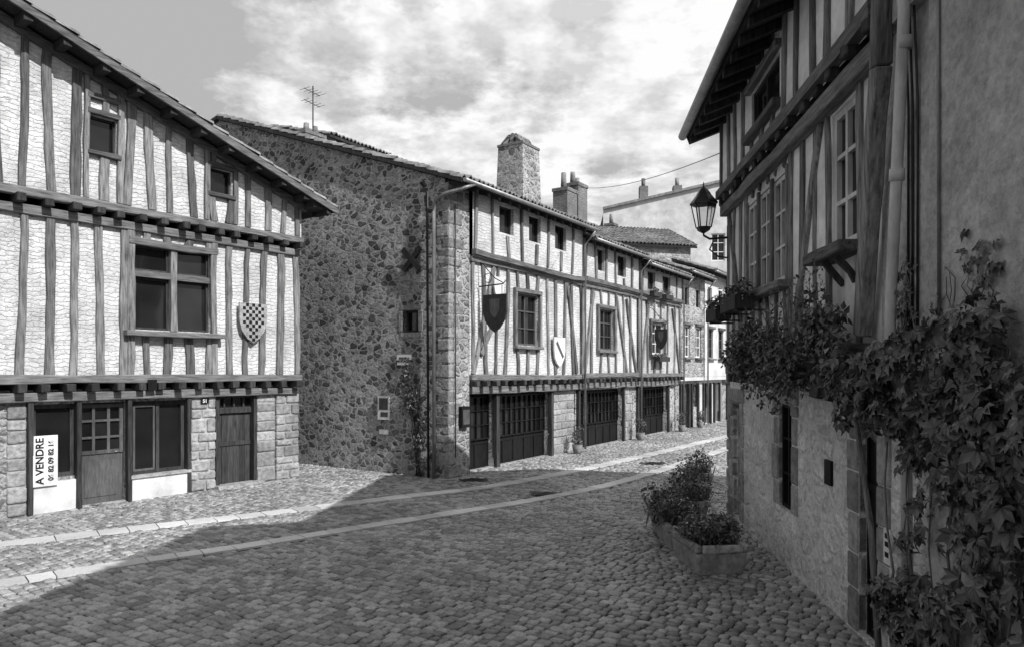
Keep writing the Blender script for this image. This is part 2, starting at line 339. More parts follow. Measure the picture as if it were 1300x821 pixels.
# ================================================================== ROW
C0=Vector((-1.61,17.1,0)); U=Vector((.5408,.8412,0)); RA=math.atan2(U.y,U.x)
def rowloc(s): p=C0+U*s; return (p.x,p.y,0)
def row_house(name,s0,W,ez,garages,wins,attic,infl='white_infill',gmat='rubble_light',xs0=0,side=False,diag=(),timber=True,frame='paint_mid',sp=.56):
    B=Bd(name,rowloc(s0),RA); G=FX(.15);F1=FX(-.1);AT=FX(-.2 if timber else -.1)
    B.facade('ground_wall',gmat,G,0,W,-.1,2.2,garages,depth=.3)
    B.facade('upper_wall',infl,F1,xs0,W,2.3,5.5 if timber else ez+.1,wins+([] if timber else attic),depth=.2)
    if timber:
        B.facade('attic_wall',infl,AT,xs0,W,5.45,ez+.15,attic,depth=.2)
        B.beam('jetty_beam','timber_h',(xs0,.06,2.1),(W,.06,2.08),.2,.22,seg=8); joists(B,xs0+.1,W-.1,2.2,2.34,-.28,.1,.45)
        B.beam('jetty_sill','timber_h',(xs0,-.13,2.42),(W,-.13,2.41),.15,.14,seg=8)
        B.beam('mid_beam','timber_h',(xs0,-.13,5.38),(W,-.13,5.36),.14,.12,seg=8); B.beam('mid_sill','timber_h',(xs0,-.24,5.56),(W,-.24,5.54),.13,.13,seg=8)
        B.studs(frange(xs0+.08,W-.08,sp,.07),2.48,5.32,wins,-.12,.12,.08,lean=.08); B.studs(frange(xs0+.08,W-.08,.7,.06),5.6,ez+.1,attic,-.22,.11,.08)
        for d in diag: B.beam('brace','timber',(d[0],-.13,d[1]),(d[2],-.13,d[3]),.13,.09,seg=5,j=.03)
        for H in wins:
            for x in (H[0]-.06,H[1]+.06): B.beam('window_post','timber',(x,-.14,H[2]-.1),(x,-.14,H[3]+.1),.11,.11,j=.006)
    else:
        B.box('ground_link','far_plaster',0,W,-.1,.3,2.15,2.32)
    for H in wins:
        B.window(F1,*H,2,3,.12,.06,frame)
        B.beam('window_sill','timber_h',(H[0]-.12,-.17,H[2]-.06),(H[1]+.12,-.17,H[2]-.06),.09,.18,j=.006); B.beam('window_head','timber_h',(H[0]-.1,-.15,H[3]+.07),(H[1]+.1,-.15,H[3]+.07),.12,.12,j=.006)
    for H in attic: B.window(AT,*H,1,1,.15,.04,'timber_dark')
    for H in garages:
        n=max(1,round((H[1]-H[0])/.62)); rail_door(B,G,*H,'paint_dark',.2,n,3)
        B.window(G,H[0]+.04,H[1]-.04,H[2]+.75,H[3]-.08,n*2,3,.172,.035,'paint_dark',part='door_light')
        for x in (H[0]-.06,H[1]+.06): B.beam('door_post','timber_dark',(x,.12,0),(x,.12,2.0),.13,.14,j=.006)
    rz=ez+.35*9.35
    B.prism('core','core',[(.46,0),(.46,ez+.1),(8.8,rz-.32),(17.1,ez+.2),(17.1,0)],.22,W-.02,'x')
    if not side:
        B.prism('party_wall',gmat,[(-.05,2.2),(-.05,ez+.02),(8.8,rz-.2),(17.1,ez+.1),(17.1,0),(.2,0),(.2,2.2)],.0,.2,'x')
    B.roof((-.12,-.6,ez),(W+.12,0,0),(0,9.4,.35*9.4)); B.roof((-.12,18.2,ez),(W+.12,0,0),(0,-9.4,.35*9.4))
    for x in frange(.1,W-.1,.5,.02): B.hexa('rafter_tail','timber_dark',[(x-.05,-.55,ez-.2),(x+.05,-.55,ez-.2),(x+.05,.0,ez),(x-.05,.0,ez),(x-.05,-.55,ez-.09),(x+.05,-.55,ez-.09),(x+.05,.0,ez+.1),(x-.05,.0,ez+.1)])
    B.tube('gutter','metal',[(-.1,-.66,ez-.04),(W,-.66,ez-.05)],.055,8)
    B.tube('drain_pipe','metal',[(W-.12,-.66,ez-.1),(W-.12,-.5,ez-.3),(W-.1,-.3,ez-.5),(W-.1,-.3,.1)],.035,8)
    return B
EZ=7.12
B=row_house('timber_framed_house',0,6.95,EZ,[(1.08,2.3,.02,2.0),(2.45,5.3,.02,2.0)],[(2.98,4.2,3.3,4.75)],[(2.05,2.75,6.25,6.98),(3.55,4.2,6.25,6.98),(5.05,5.75,6.25,6.98)],xs0=.85,side=True,
   diag=[(.95,2.5,1.9,5.3),(6.6,2.5,5.9,5.3),(2.3,4.4,1.3,3.0)])
S=FS(0)
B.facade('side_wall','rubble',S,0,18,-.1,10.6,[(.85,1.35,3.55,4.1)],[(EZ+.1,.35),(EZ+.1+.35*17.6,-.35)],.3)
B.window(S,.85,1.35,3.55,4.1,1,1,.18,.05,'timber_dark'); 
for q in ((.75,1.45,4.1,4.24),(.75,1.45,3.42,3.55),(.7,.85,3.56,4.09),(1.35,1.5,3.56,4.09)): B.fbox('quoin_surround','corner_stone',S,*q,-.012,.1)
B.facade('corner_return','rubble_light',FX(-.1),0,.84,-.1,EZ+.1,[],(),.2)
B.box('corner_core','rubble_light',.01,.84,-.09,.3,0,EZ)
z=0;k=0
while z<EZ-.1:
    h=random.uniform(.2,.34); h=min(h,EZ-z); L=random.uniform(.22,.32) if k%2 else random.uniform(.06,.14); X=random.uniform(.25,.4) if k%2 else random.uniform(.45,.62)
    B.box('quoin','corner_stone',-.008+random.uniform(-.006,.006),X,-.115+random.uniform(-.01,.01),L,z+.012,z+h-.012,.01)
    z+=h;k+=1
quoins(B,5.4,6.93,0,1.98,.11,.3,.24)
B.hexa('verge','timber_dark',[(-.1,-.6,EZ-.1),(.05,-.6,EZ-.1),(.05,8.8,EZ-.1+.35*9.4),(-.1,8.8,EZ-.1+.35*9.4),(-.1,-.6,EZ+.02),(.05,-.6,EZ+.02),(.05,8.8,EZ+.02+.35*9.4),(-.1,8.8,EZ+.02+.35*9.4)])
B.tube('drain_pipe','metal',[(.3,-.66,EZ-.06),(.0,-.6,EZ-.2),(-.12,-.1,EZ-.3),(-.12,.2,EZ-.4),(-.12,.25,EZ-.7),(-.12,.25,0)],.045,10)
B.tube('drain_pipe','iron',[(-.02,.75,EZ+.1),(-.08,.5,EZ-.2),(-.09,.45,.0)],.03,8)
B.tube('cable','iron',[(.2,-.15,6.6),(.2,-.16,3.0),(.2,-.16,.5)],.015,6)
B.done()
def local_pt(s,y,z): p=C0+U*s+Vector((-U.y,U.x,0))*y; return Vector((p.x,p.y,z))
B=row_house('timber_framed_house',7.0,4.6,6.82,[(.2,3.7,.02,1.95)],[(1.15,2.4,3.3,4.7)],[(.85,1.5,5.95,6.68),(2.55,3.3,5.95,6.68)],diag=[(.15,2.5,.8,5.2),(4.4,2.5,3.5,5.2),(2.6,5.2,3.5,2.5)],sp=.66); quoins(B,3.85,4.58,0,1.98,.1,.3); B.done()
B=row_house('timber_framed_house',11.65,4.7,6.62,[(.5,3.7,.02,1.95)],[(1.2,2.7,3.25,4.5)],[(.7,1.5,5.75,6.45),(2.3,3.2,5.75,6.45)],infl='grey_infill',diag=[(.2,2.5,1.0,5.2),(4.5,2.5,3.6,5.2)],frame='paint_light',sp=.7); B.done()
B=row_house('plastered_stone_house',16.4,3.3,6.9,[(.6,1.6,.02,2.0),(2.1,2.9,.9,1.95)],[(.4,1.2,3.2,4.6),(2.0,2.8,3.2,4.6)],[(.45,1.1,5.5,6.3),(2.05,2.7,5.5,6.3)],infl='rubble_light',gmat='rubble_light',timber=False,frame='paint_light'); B.done()
B=row_house('plastered_stone_house',19.75,3.6,7.3,[(.5,1.5,.02,2.0),(2.2,3.0,.02,2.0)],[(.5,1.3,3.2,4.6),(2.2,3.0,3.2,4.6)],[(.5,1.1,5.6,6.6),(2.2,2.8,5.6,6.6)],infl='far_plaster',gmat='far_plaster',timber=False,frame='paint_mid'); B.done()
B=row_house('timber_framed_house',23.4,6,7.0,[(.8,2.0,.02,2.0),(3.5,4.6,.02,2.0)],[(1.0,2.0,3.2,4.6),(3.6,4.6,3.2,4.6)],[(1,1.6,6,6.7)]); B.done()
def chimney(name,s,y,z0,z1,w,d,pots,taper=.85,style=0):
    p=local_pt(s,y,0); B=Bd(name,(p.x,p.y,0),RA); t=taper
    B.hexa('shaft','brick' if style else 'rubble_light',[(-w/2,-d/2,z0),(w/2,-d/2,z0),(w/2,d/2,z0),(-w/2,d/2,z0),(-w/2*t,-d/2*t,z1),(w/2*t,-d/2*t,z1),(w/2*t,d/2*t,z1),(-w/2*t,d/2*t,z1)])
    if style==0:
        n=6
        for i in range(n):
            a=-w/2*t+w*t*(i+.5)/n; 
            for sg in (-1,1): B.beam('cap_tile','tile',(a,sg*(d/2*t-.06),z1-.02),(a,sg*.12,z1+.24),.12,.04,nrm=(0,1,.3),j=.006,seg=2)
        for sg in (-1,1):
            for q in (-.25,0,.25): B.beam('cap_tile','tile',(sg*(w/2*t-.05),q,z1-.02),(sg*(w/2*t-.14),q*.7,z1+.22),.12,.04,nrm=(1,0,.3),j=.006,seg=2)
        B.box('cap_slab','brick',-w/2*t-.03,w/2*t+.03,-d/2*t-.03,d/2*t+.03,z1-.09,z1-.015)
        for q in (-.12,0,.12): B.tube('ridge_tile','tile',[(-w/2*t+.12,q,z1+.24+.03*(q==0)),(w/2*t-.12,q,z1+.25+.03*(q==0))],.08,8)
    else:
        B.box('cap_slab','brick',-w/2-.03,w/2+.03,-d/2-.03,d/2+.03,z1-.12,z1)
        for a,h in pots: B.tube('chimney_pot','tile',[(a,0,z1),(a,0,z1+h)],.11,10,.09)
    B.done()
chimney('stone_chimney',6.5,2,7.5,10.05,1.2,1.1,[],.86,0)
chimney('brick_chimney',10.5,2.0,7.2,9.65,.75,.7,[(-.15,.45),(.2,.3)],1,1)
chimney('brick_chimney',9.55,1.9,7.1,9.25,.75,.6,[(-.1,.6)],1,1)
chimney('brick_chimney',3.6,8.8,9.8,10.9,.9,.5,[(-.2,.3),(.2,.3)],1,1)
chimney('brick_chimney',17.5,6,8.5,10.2,.6,.5,[(0,.5)],1,1)
chimney('brick_chimney',20.3,5,8.5,10.2,.5,.5,[(0,.5)],1,1)
p=local_pt(3.7,8.8,0); B=Bd('tv_antenna',(p.x,p.y,0),RA); B.tube('mast','iron',[(0,0,10.9),(0,0,12.6)],.022,6)
for z,l in ((12.4,.5),(12.0,.4)): 
    B.tube('boom','iron',[(-.4,0,z),(.4,.1,z)],.012,5)
    for i in range(5): B.tube('element','iron',[(-.36+i*.18,-l/2,z),(-.36+i*.18,l/2,z)],.008,4)
B.done()
p=local_pt(4.5,8.9,0); B=Bd('stone_house',(p.x,p.y,0),RA); B.box('walls','rubble',0,2.8,0,6,0,11.05); B.roof((-.2,-.3,11.05),(3.2,0,0),(0,3.3,.9)); B.roof((-.2,6.3,11.05),(3.2,0,0),(0,-3.3,.9)); B.prism('gable','rubble',[(0,11.03),(6,11.03),(3,11.85)],0,2.8,'x'); B.done()
B=Bd('pale_plastered_house',(5.4,42,0),math.radians(-4)); Fp=FX(0)
B.facade('front_wall','far_plaster',Fp,0,10,0,13.6,[(6.3,7.1,9.0,10.6),(3.0,3.8,9,10.6)],[(12.1,.22),(14.6,-.12)],.2)
for H in ((6.3,7.1,9.0,10.6),(3.0,3.8,9,10.6)): B.window(Fp,*H,2,3,.12,.06,'paint_light')
B.prism('core','core',[(.02,0),(9.98,0),(9.98,12.9),(7.3,13.4),(.02,11.9)],.3,9,'y'); B.beam('coping','tile',(0,-.05,12.15),(7.35,-.05,13.75),.14,.3,j=0); B.beam('coping','tile',(7.35,-.05,13.75),(10,-.05,13.4),.14,.3,j=0)
for x in (2.2,4.2): B.box('chimney_stack','brick',x,x+.5,.5,1.1,12.3,13.6); B.tube('chimney_pot','tile',[(x+.25,.8,13.6),(x+.25,.8,14.1)],.12,8)
B.done()
B=Bd('stone_house',(4.3,33.5,0),math.radians(15)); B.box('walls','rubble_light',0,4.6,0,5,0,8.6); B.roof((-.2,-.3,8.6),(5,0,0),(0,2.9,1.3)); B.roof((-.2,5.3,8.6),(5,0,0),(0,-2.9,1.3)); B.done()
def hang(name,s,z,w,h,out):
    B=Bd(name,rowloc(s),RA); y0=-.14
    B.tube('bracket','iron',[(0,y0,z+.22),(0,y0-out,z+.25)],.018,6)
    B.tube('bracket_scroll','iron',[(0,y0,z+.85),(0,y0-.12,z+.8),(0,y0-.3,z+.6),(0,y0-.5,z+.4),(0,y0-out,z+.27),(0,y0-out-.08,z+.33)],.013,6)
    B.tube('bracket_scroll','iron',[(0,y0-.28+.12*math.cos(t),z+.42+.12*math.sin(t)) for t in [i*.6 for i in range(10)]],.01,5)
    fm=lambda a,zz,d:(d,-a,zz); c=-(y0-out/2-.12)
    shield(B,'shield','iron',fm,c,z,w,h,-.025,.025)
    for k in (-.3,.3): B.tube('chain','iron',[(0,-(c+k*w),z),(0,-(c+k*w),z+.22)],.01,5)
    for sd in (-1,1): shield(B,'emblem','paint_mid',fm,c,z-h*.12,w*.42,h*.5,sd*.028-.002,sd*.028+.002)
    B.done()
hang('hanging_shield_sign',1.2,4.5,.7,.95,.75); hang('hanging_shield_sign',12.7,4.2,.5,.8,.7)
B=Bd('heraldic_shield_plaque',rowloc(0),RA); shield(B,'shield','paint_light',FX(-.1),5.3,3.6,.7,.9,-.13,-.08); B.beam('band','paint_mid',(5.1,-.235,3.45),(5.5,-.235,3.0),.1,.01,j=0); B.done()
B=Bd('heraldic_shield_plaque',rowloc(0),RA); shield(B,'shield','paint_light',FX(-.1),2.0,5.05,.45,.6,-.13,-.08); B.done()
B=Bd('electric_meter_box',rowloc(0),RA); B.box('case','paint_dark',.38,.72,-.22,-.12,1.2,1.72); B.box('lid','paint_mid',.42,.68,-.23,-.22,1.28,1.64); B.done()
B=Bd('street_name_sign',rowloc(0),RA); B.box('plate','paint_light',-.05,-.025,1.02,1.5,2.74,3.0); e=B.done(); RYm=Matrix.Rotation(-math.pi/2,4,'Z')@RX
text(e,'RUE DE LA\nVAU ST JACQUES',.07,(-.054,1.26,2.87),RYm,MT['paint_dark'])
B=Bd('information_panel',rowloc(0),RA); B.box('plate','paint_light',-.06,-.02,1.75,2.15,1.35,1.95); B.box('print','paint_mid',-.064,-.06,1.8,2.1,1.6,1.9);B.box('print','paint_mid',-.064,-.06,1.8,2.05,1.42,1.54); B.done()
B=Bd('information_panel',rowloc(0),RA); B.box('plate','paint_light',-.06,-.02,1.8,2.1,.98,1.1); B.done()
B=Bd('iron_wall_anchor',rowloc(0),RA)
for sgn in (-1,1): B.beam('bar','iron',(-.08-.01*sgn,1.0-.27,5.35-sgn*.27),(-.08-.01*sgn,1.0+.27,5.35+sgn*.27),.14,.04,nrm=(1,0,0),j=0)
B.done()
# ================================================================== RIGHT HOUSE
RO=(3.97,13,0); RR=math.atan2(-.9957,-.0921); XE=7.95
B=Bd('timber_framed_house',RO,RR); G=FX(0)
gh=[(.35,.95,.05,2.05),(3.25,3.85,.75,2.15),(6.05,6.5,.02,2.2)]
B.facade('ground_wall','washed_rubble',G,0,XE,-.1,2.7,gh,depth=.3)
for (a,b,c,d) in gh:
    for q in ((a-.2,a,c-.0,d),(b,b+.2,c,d)):
        z=q[2]
        while z<q[3]-.02:
            h=min(random.uniform(.3,.5),q[3]-z); B.fbox('quoin_jamb','ashlar',G,q[0]-random.uniform(0,.1)*(q[0]<a),q[1]+random.uniform(0,.1)*(q[0]>a),z+.004,z+h-.004,-.02+random.uniform(-.01,.01),.1); z+=h
    B.fbox('quoin_lintel','ashlar',G,a-.3,b+.3,d,d+.24,-.025,.1)
rail_door(B,G,*gh[0],'paint_mid',.15,2,3); B.fbox('shutter','paint_dark',G,*gh[1],.12,.16); B.window(G,*gh[1],2,3,.1,.05,'paint_dark'); 
rail_door(B,G,*gh[2],'paint_dark',.1,2,3)
quoins(B,7.05,7.9,0,.95,-.1,.1); quoins(B,-.02,.13,0,2.6,-.03,.3,split=False)
F1=FX(-.2); fh=[(2.35,4.45,3.7,5.05),(5.9,6.55,3.8,5.15)]
B.facade('first_floor_infill','plaster',F1,.9,XE,2.65,5.35,fh,depth=.2)
B.box('floor_edge','timber_h',.9,7.0,-.24,.25,2.55,2.68); joists(B,1,6.9,2.42,2.55,-.24,.1,.45)
B.beam('jetty_sill','timber_h',(.9,-.22,2.76),(6.9,-.22,2.76),.16,.1,seg=9)
B.studs([1.0,1.45,1.9,2.28,4.53,4.95,5.4,5.82,6.63],2.84,5.25,[],-.205,.12,.05); B.studs([2.7,3.1,3.5,3.9,4.3],2.84,5.25,fh,-.205,.11,.05)
B.beam('brace','timber',(4.6,-.21,2.85),(5.6,-.21,5.2),.13,.06,j=.03,seg=5); B.beam('brace','timber',(2.2,-.21,2.85),(1.1,-.21,5.2),.13,.06,j=.03,seg=5)
for i in range(3):
    a=2.4+i*.69; B.window(F1,a,a+.62,3.72,5.03,2,3,.05,.055,'metal_light')
for i in range(4): B.beam('mullion','timber',(2.37+i*.69,-.2,3.65),(2.37+i*.69,-.2,5.1),.08,.09,j=.006)
B.beam('window_sill','timber_h',(2.2,-.27,3.64),(4.6,-.27,3.64),.1,.22,j=.006); B.beam('window_sill','timber_h',(5.75,-.3,3.72),(6.75,-.3,3.72),.12,.3,j=.006)
B.window(F1,*fh[1],2,3,.07,.07,'metal_light')
B.beam('mid_beam','timber_h',(.9,-.26,5.3),(7.3,-.26,5.26),.17,.15,seg=10); joists(B,1,7.2,5.38,5.5,-.38,-.1,.45); B.beam('mid_sill','timber_h',(.9,-.34,5.58),(7.3,-.34,5.55),.14,.13,seg=10)
AT=FX(-.3); ah=[(3.0,4.4,5.9,6.5)]
B.facade('attic_infill','plaster',AT,.9,XE,5.45,7.3,ah,depth=.2); B.window(AT,*ah[0],2,1,.08,.06,'timber_dark')
B.studs(frange(.98,7.2,.5),5.65,7.1,ah,-.31,.12,.06); B.beam('window_sill','timber_h',(2.9,-.36,5.85),(4.5,-.36,5.85),.1,.12,j=.006); B.beam('window_head','timber_h',(2.9,-.34,6.56),(4.5,-.34,6.56),.1,.1,j=.006)
B.box('end_return','plaster',.88,1.0,-.19,.4,2.6,7.2); B.box('end_return','plaster',.885,1.0,-.295,.4,5.5,7.2)
B.beam('corner_post','timber',(6.92,-.3,2.9),(7.44,-.36,5.0),.14,.13,seg=5); B.beam('corner_post','timber',(7.44,-.36,5.0),(7.62,-.4,7.0),.14,.13,seg=4)
B.beam('corbel','timber_dark',(6.3,-.5,2.45),(6.3,.1,2.3),.2,.2,nrm=(0,0,1)); B.beam('corbel','timber_dark',(3.2,-.5,2.6),(3.2,.1,2.5),.18,.2,nrm=(0,0,1))
B.beam('window_bracket','timber_dark',(6.2,-.2,3.42),(6.2,-.38,3.64),.05,.06,nrm=(1,0,0)); B.beam('window_bracket','timber_dark',(6.5,-.2,3.42),(6.5,-.38,3.64),.05,.06,nrm=(1,0,0))
B.prism('core','core',[(.4,0),(.4,2.7),(.1,2.72),(.1,7.1),(5,8.9),(9,7.1),(9,0)],.93,XE-.05,'x'); B.box('core','core',.02,1,.35,9,0,2.6)
B.box('end_wall','rubble_light',-.02,.9,.1,9,0,2.6)
B.roof((.75,-.85,6.7),(7.2,0,0),(0,6,2.3)); B.roof((.75,11,6.7),(7.2,0,0),(0,-6,2.3))
for x in frange(.85,7.8,.45,.01): B.hexa('rafter','timber_dark',[(x-.05,-.82,6.5),(x+.05,-.82,6.5),(x+.05,.1,6.85),(x-.05,.1,6.85),(x-.05,-.82,6.6),(x+.05,-.82,6.6),(x+.05,.1,6.95),(x-.05,.1,6.95)])
B.tube('gutter','metal',[(.7,-.93,6.68),(XE,-.93,6.66)],.075,10)
B.beam('verge_board','timber_dark',(.72,-.85,6.62),(.72,5.1,8.9),.22,.04,nrm=(1,0,0),j=.005)
B.tube('drain_pipe','metal_light',[(7.7,-.93,6.65),(7.76,-.8,6.5),(7.8,-.48,6.1),(7.83,-.4,5.8),(7.8,-.34,5.3),(7.5,-.31,3.13),(7.45,-.3,2.7),(7.42,-.16,2.3),(7.42,-.15,.9)],.042,12)
for z in (5.0,4.05): 
    x=7.5+(z-3.13)/2.17*.3; B.tube('pipe_collar','metal_light',[(x,-.32,z),(x+.01,-.322,z+.09)],.055,12)
for o in (0,.07,.15): B.tube('cable','iron',[(7.72+o,-.36,6.8),(7.62+o,-.23,4.6),(7.6+o,-.225,2.9)],.01,6)
B.box('pipe_backing','grey_render',7.1,XE,-.213,.2,2.6,5.3); B.box('pipe_backing','grey_render',7.35,XE,-.313,.2,5.3,7.3)
B.done()
B=Bd('rendered_house',RO,RR); B.facade('front_wall','grey_render',FX(-.235),XE,22,-.1,8.6,[],depth=.2); B.box('end_wall','grey_render',XE,XE+.04,-.234,.2,0,8.5); B.prism('core','core',[(.0,0),(.0,8.5),(4.5,9.8),(9,8.5),(9,0)],XE+.06,22,'x'); B.roof((XE-.1,-.6,8.5),(14.1,0,0),(0,5.1,1.6)); B.box('plinth_stones','rubble_light',XE,22,-.29,-.2,-.1,.6)
B.tube('conduit','metal',[(8.1,-.25,7),(8.12,-.25,3)],.012,6); B.done()
B=Bd('wall_plaque',RO,RR); B.box('plate','paint_dark',5.15,5.35,-.03,-.0,1.35,1.62); B.done()
B=Bd('access_sign',RO,RR); B.box('plate','paint_light',6.93,7.06,-.13,-.115,.95,1.25); B.box('post','paint_light',6.97,7.02,-.115,.0,1.05,1.15)
for z in (1.03,1.12,1.19): B.box('symbol','paint_dark',6.96,7.03,-.133,-.13,z-.022,z+.022)
B.done()
def rl(x,y,z): 
    c,s=math.cos(RR),math.sin(RR); return Vector((RO[0]+c*x-s*y,RO[1]+s*x+c*y,z))
p=rl(1.0,-.62,0); B=Bd('street_lamp',(p.x,p.y,0),RR); z0=4.95
def ring(r,z,n=6): return [(r*math.cos(k*2*math.pi/n+.2),r*math.sin(k*2*math.pi/n+.2),z) for k in range(n)]
def lof(part,mat,rs):
    V=[];F=[]
    for r,z in rs: V+=ring(r,z)
    for i in range(len(rs)-1):
        for k in range(6): F.append((i*6+k,i*6+(k+1)%6,i*6+6+(k+1)%6,i*6+6+k))
    F.append(tuple(range(6)));F.append(tuple((len(rs)-1)*6+k for k in range(6))); B.add(part,mat,V,F)
def glassl():
    m,nt,b=newmat('lantern_glass'); b.inputs['Base Color'].default_value=(.8,.8,.8,1); b.inputs['Roughness'].default_value=.15; b.inputs['Transmission Weight'].default_value=.9; b.inputs['IOR'].default_value=1.05; return m
MT['lglass']=glassl()
lof('lantern_glass','lglass',[(.12,z0+.08),(.205,z0+.47)]); lof('base','iron',[(.03,z0-.02),(.1,z0+.02),(.13,z0+.08)]); lof('cap','iron',[(.24,z0+.47),(.23,z0+.5),(.13,z0+.62),(.11,z0+.66),(.06,z0+.73),(.02,z0+.76)])
a=ring(.125,z0+.07);b_=ring(.21,z0+.48)
for k in range(6): B.tube('lantern_rib','iron',[a[k],b_[k]],.011,5)
B.tube('finial','iron',[(0,0,z0+.74),(0,0,z0+.85)],.018,6,.006)
B.tube('bracket','iron',[(0,0,z0),(0,.0,z0-.06),(0,.1,z0-.12),(0,.43,z0-.1)],.02,6)
B.tube('bracket_scroll','iron',[(0,.42,z0-.45),(0,.24,z0-.42),(0,.1,z0-.3),(0,.16,z0-.17)],.015,6); B.tube('wall_plate','iron',[(0,.41,z0-.5),(0,.41,z0+.1)],.025,6)
B.done()
B=Bd('overhead_cable'); a=local_pt(10.6,2,9.6); b=rl(1.0,-.3,6.3); B.tube('wire','iron',[a.lerp(b,t)-Vector((0,0,1.0*t*(1-t))) for t in [i/14 for i in range(15)]],.008,5); B.done()
# ================================================================== GROUND
def meshobj(name,V,F,mat,smooth=False,loc=(0,0,0),ang=0,parent=None):
    me=bpy.data.meshes.new(name); me.from_pydata(V.tolist() if hasattr(V,'tolist') else V,[],F.tolist() if hasattr(F,'tolist') else F); me.materials.append(MT[mat])
    if smooth: me.polygons.foreach_set('use_smooth',[True]*len(me.polygons))
    o=bpy.data.objects.new(name,me); COL.objects.link(o); o.location=loc; o.rotation_euler=(0,0,ang)
    if parent: o.parent=parent
    return o
meshobj('ground',[(-400,-400,-.024),(400,-400,-.024),(400,400,-.024),(-400,400,-.024)],[(0,1,2,3)],'joint')
line1=[(-13,6.2),(-7.7,10.6),(-4.9,12.65),(-2.6,14.4),(-.18,16.3),(3.45,20.9),(8.25,27.8),(13,35)]
line2=[(-12,3.5),(-5.85,9.07),(-4.1,10.45),(-2.05,12.2),(.64,14.5),(2.8,17.0),(6.6,22.8),(12.5,32)]
def catmull(P,step=.45):
    P=[np.array(p,float) for p in P]; out=[]
    for i in range(len(P)-1):
        p0=P[max(i-1,0)];p1=P[i];p2=P[i+1];p3=P[min(i+2,len(P)-1)]; n=max(2,int(np.linalg.norm(p2-p1)/step))
        for k in range(n):
            t=(k+(random.uniform(-.18,.18) if k else 0))/n; out.append(.5*((2*p1)+(-p0+p2)*t+(2*p0-5*p1+4*p2-p3)*t*t+(-p0+3*p1-3*p2+p3)*t**3))
    out.append(P[-1]); return np.array(out)
E=Bd('stone_gutter_band')
lines=[catmull(line1),catmull(line2)]
for Ln,wd in zip(lines,(.19,.16)):
    for i in range(len(Ln)-1):
        a=Ln[i];b=Ln[i+1]; t=(b-a)/np.linalg.norm(b-a); n=np.array([-t[1],t[0]]); a=a+t*.008;b=b-t*.008; w1=wd*random.uniform(.88,1.06)
        q=[a-n*w1,b-n*w1,b+n*w1,a+n*w1]; q=[(x,y) for x,y in q]; zt=.004+random.uniform(-.003,.003)
        E.hexa('slab','slab',[(x,y,-.05) for x,y in q]+[(x,y,zt) for x,y in q])
E.done(bevel=())
cx=[];cy=[];hx=[];hy=[]
a=-16.0
while a<31:
    rh=random.uniform(.095,.13); b=-13.5 if a>-12 else -9; b+=random.uniform(0,.15)
    bl=8 if -5<a<0 else (4.8 if a<0 else .5)
    while b<bl:
        L=random.uniform(.09,.19); cx.append(a+rh/2); cy.append(b+L/2); hx.append(rh/2-.005); hy.append(L/2-.006); b+=L
    a+=rh
cx=np.array(cx);cy=np.array(cy);hx=np.array(hx);hy=np.array(hy)
cx=cx+.14*np.sin(cy*.75)+.05*np.sin(cy*2.1+cx*.5)
u=np.array([U.x,U.y]); vv=np.array([-U.y,U.x]); W=np.array([C0.x,C0.y])+cx[:,None]*u+cy[:,None]*vv
keep=np.ones(len(cx),bool)
for Ln,wd in zip(lines,(.19,.16)):
    for i in range(len(Ln)-1):
        p=Ln[i];q=Ln[i+1];d=q-p; t=np.clip(((W-p)@d)/(d@d),0,1); dist=np.linalg.norm(W-(p+t[:,None]*d),axis=1); keep&=dist>wd+.05
dr=[(-.95,16.95),(.75,15.0),(4.0,20.0)]
for x,y in dr: keep&=~((abs(W[:,0]-x)<.36)&(abs(W[:,1]-y)<.3))
keep&=(W[:,0]<3.3+.0925*W[:,1]) | (W[:,1]>13)
keep&=(W[:,1]>-1)
cx,cy,hx,hy=cx[keep],cy[keep],hx[keep],hy[keep]; N=len(cx)
ang=rng.normal(0,.06,N); zt=rng.normal(0,.0045,N); tilt=rng.normal(0,.03,(N,2))
tmpl=[(-1,-1,-.045),(1,-1,-.045),(1,1,-.045),(-1,1,-.045),(-1,-1,-.014),(1,-1,-.014),(1,1,-.014),(-1,1,-.014),(-.74,-.74,-.001),(.74,-.74,-.001),(.74,.74,-.001),(-.74,.74,-.001),(0,0,.003)]
T=np.array(tmpl); V=np.zeros((N,13,3)); jit=rng.normal(0,.07,(N,13,2)); jit[:,12]=0
lx=(T[None,:,0]+jit[:,:,0])*hx[:,None]; ly=(T[None,:,1]+jit[:,:,1])*hy[:,None]
ca,sa=np.cos(ang)[:,None],np.sin(ang)[:,None]
A_=cx[:,None]+lx*ca-ly*sa; B_=cy[:,None]+lx*sa+ly*ca
V[:,:,0]=C0.x+A_*u[0]+B_*vv[0]; V[:,:,1]=C0.y+A_*u[1]+B_*vv[1]
V[:,:,2]=T[None,:,2]+zt[:,None]+np.where(T[None,:,2]>-.04,lx*tilt[:,:1]*3+ly*tilt[:,1:]*3,0)*.6
fq=[]
for k in range(4):
    k2=(k+1)%4; fq+= [(k,k2,4+k2,4+k),(4+k,4+k2,8+k2,8+k)]
ft=[(8+k,8+(k+1)%4,12) for k in range(4)]
base=(np.arange(N)*13)[:,None,None]
FQ=(np.array(fq)[None]+base).reshape(-1,4).tolist(); FT=(np.array(ft)[None]+base).reshape(-1,3).tolist()
meshobj('cobbled_street',V.reshape(-1,3),FQ+FT,'cobble',True)
for x,y in dr:
    B=Bd('drain_grate',(x,y,0),RA+.1); B.box('frame','iron',-.26,.26,-.2,.2,-.04,-.012)
    for i in range(7): B.box('bar','iron',-.23+i*.07,-.19+i*.07,-.17,.17,-.012,.0)
    B.done()
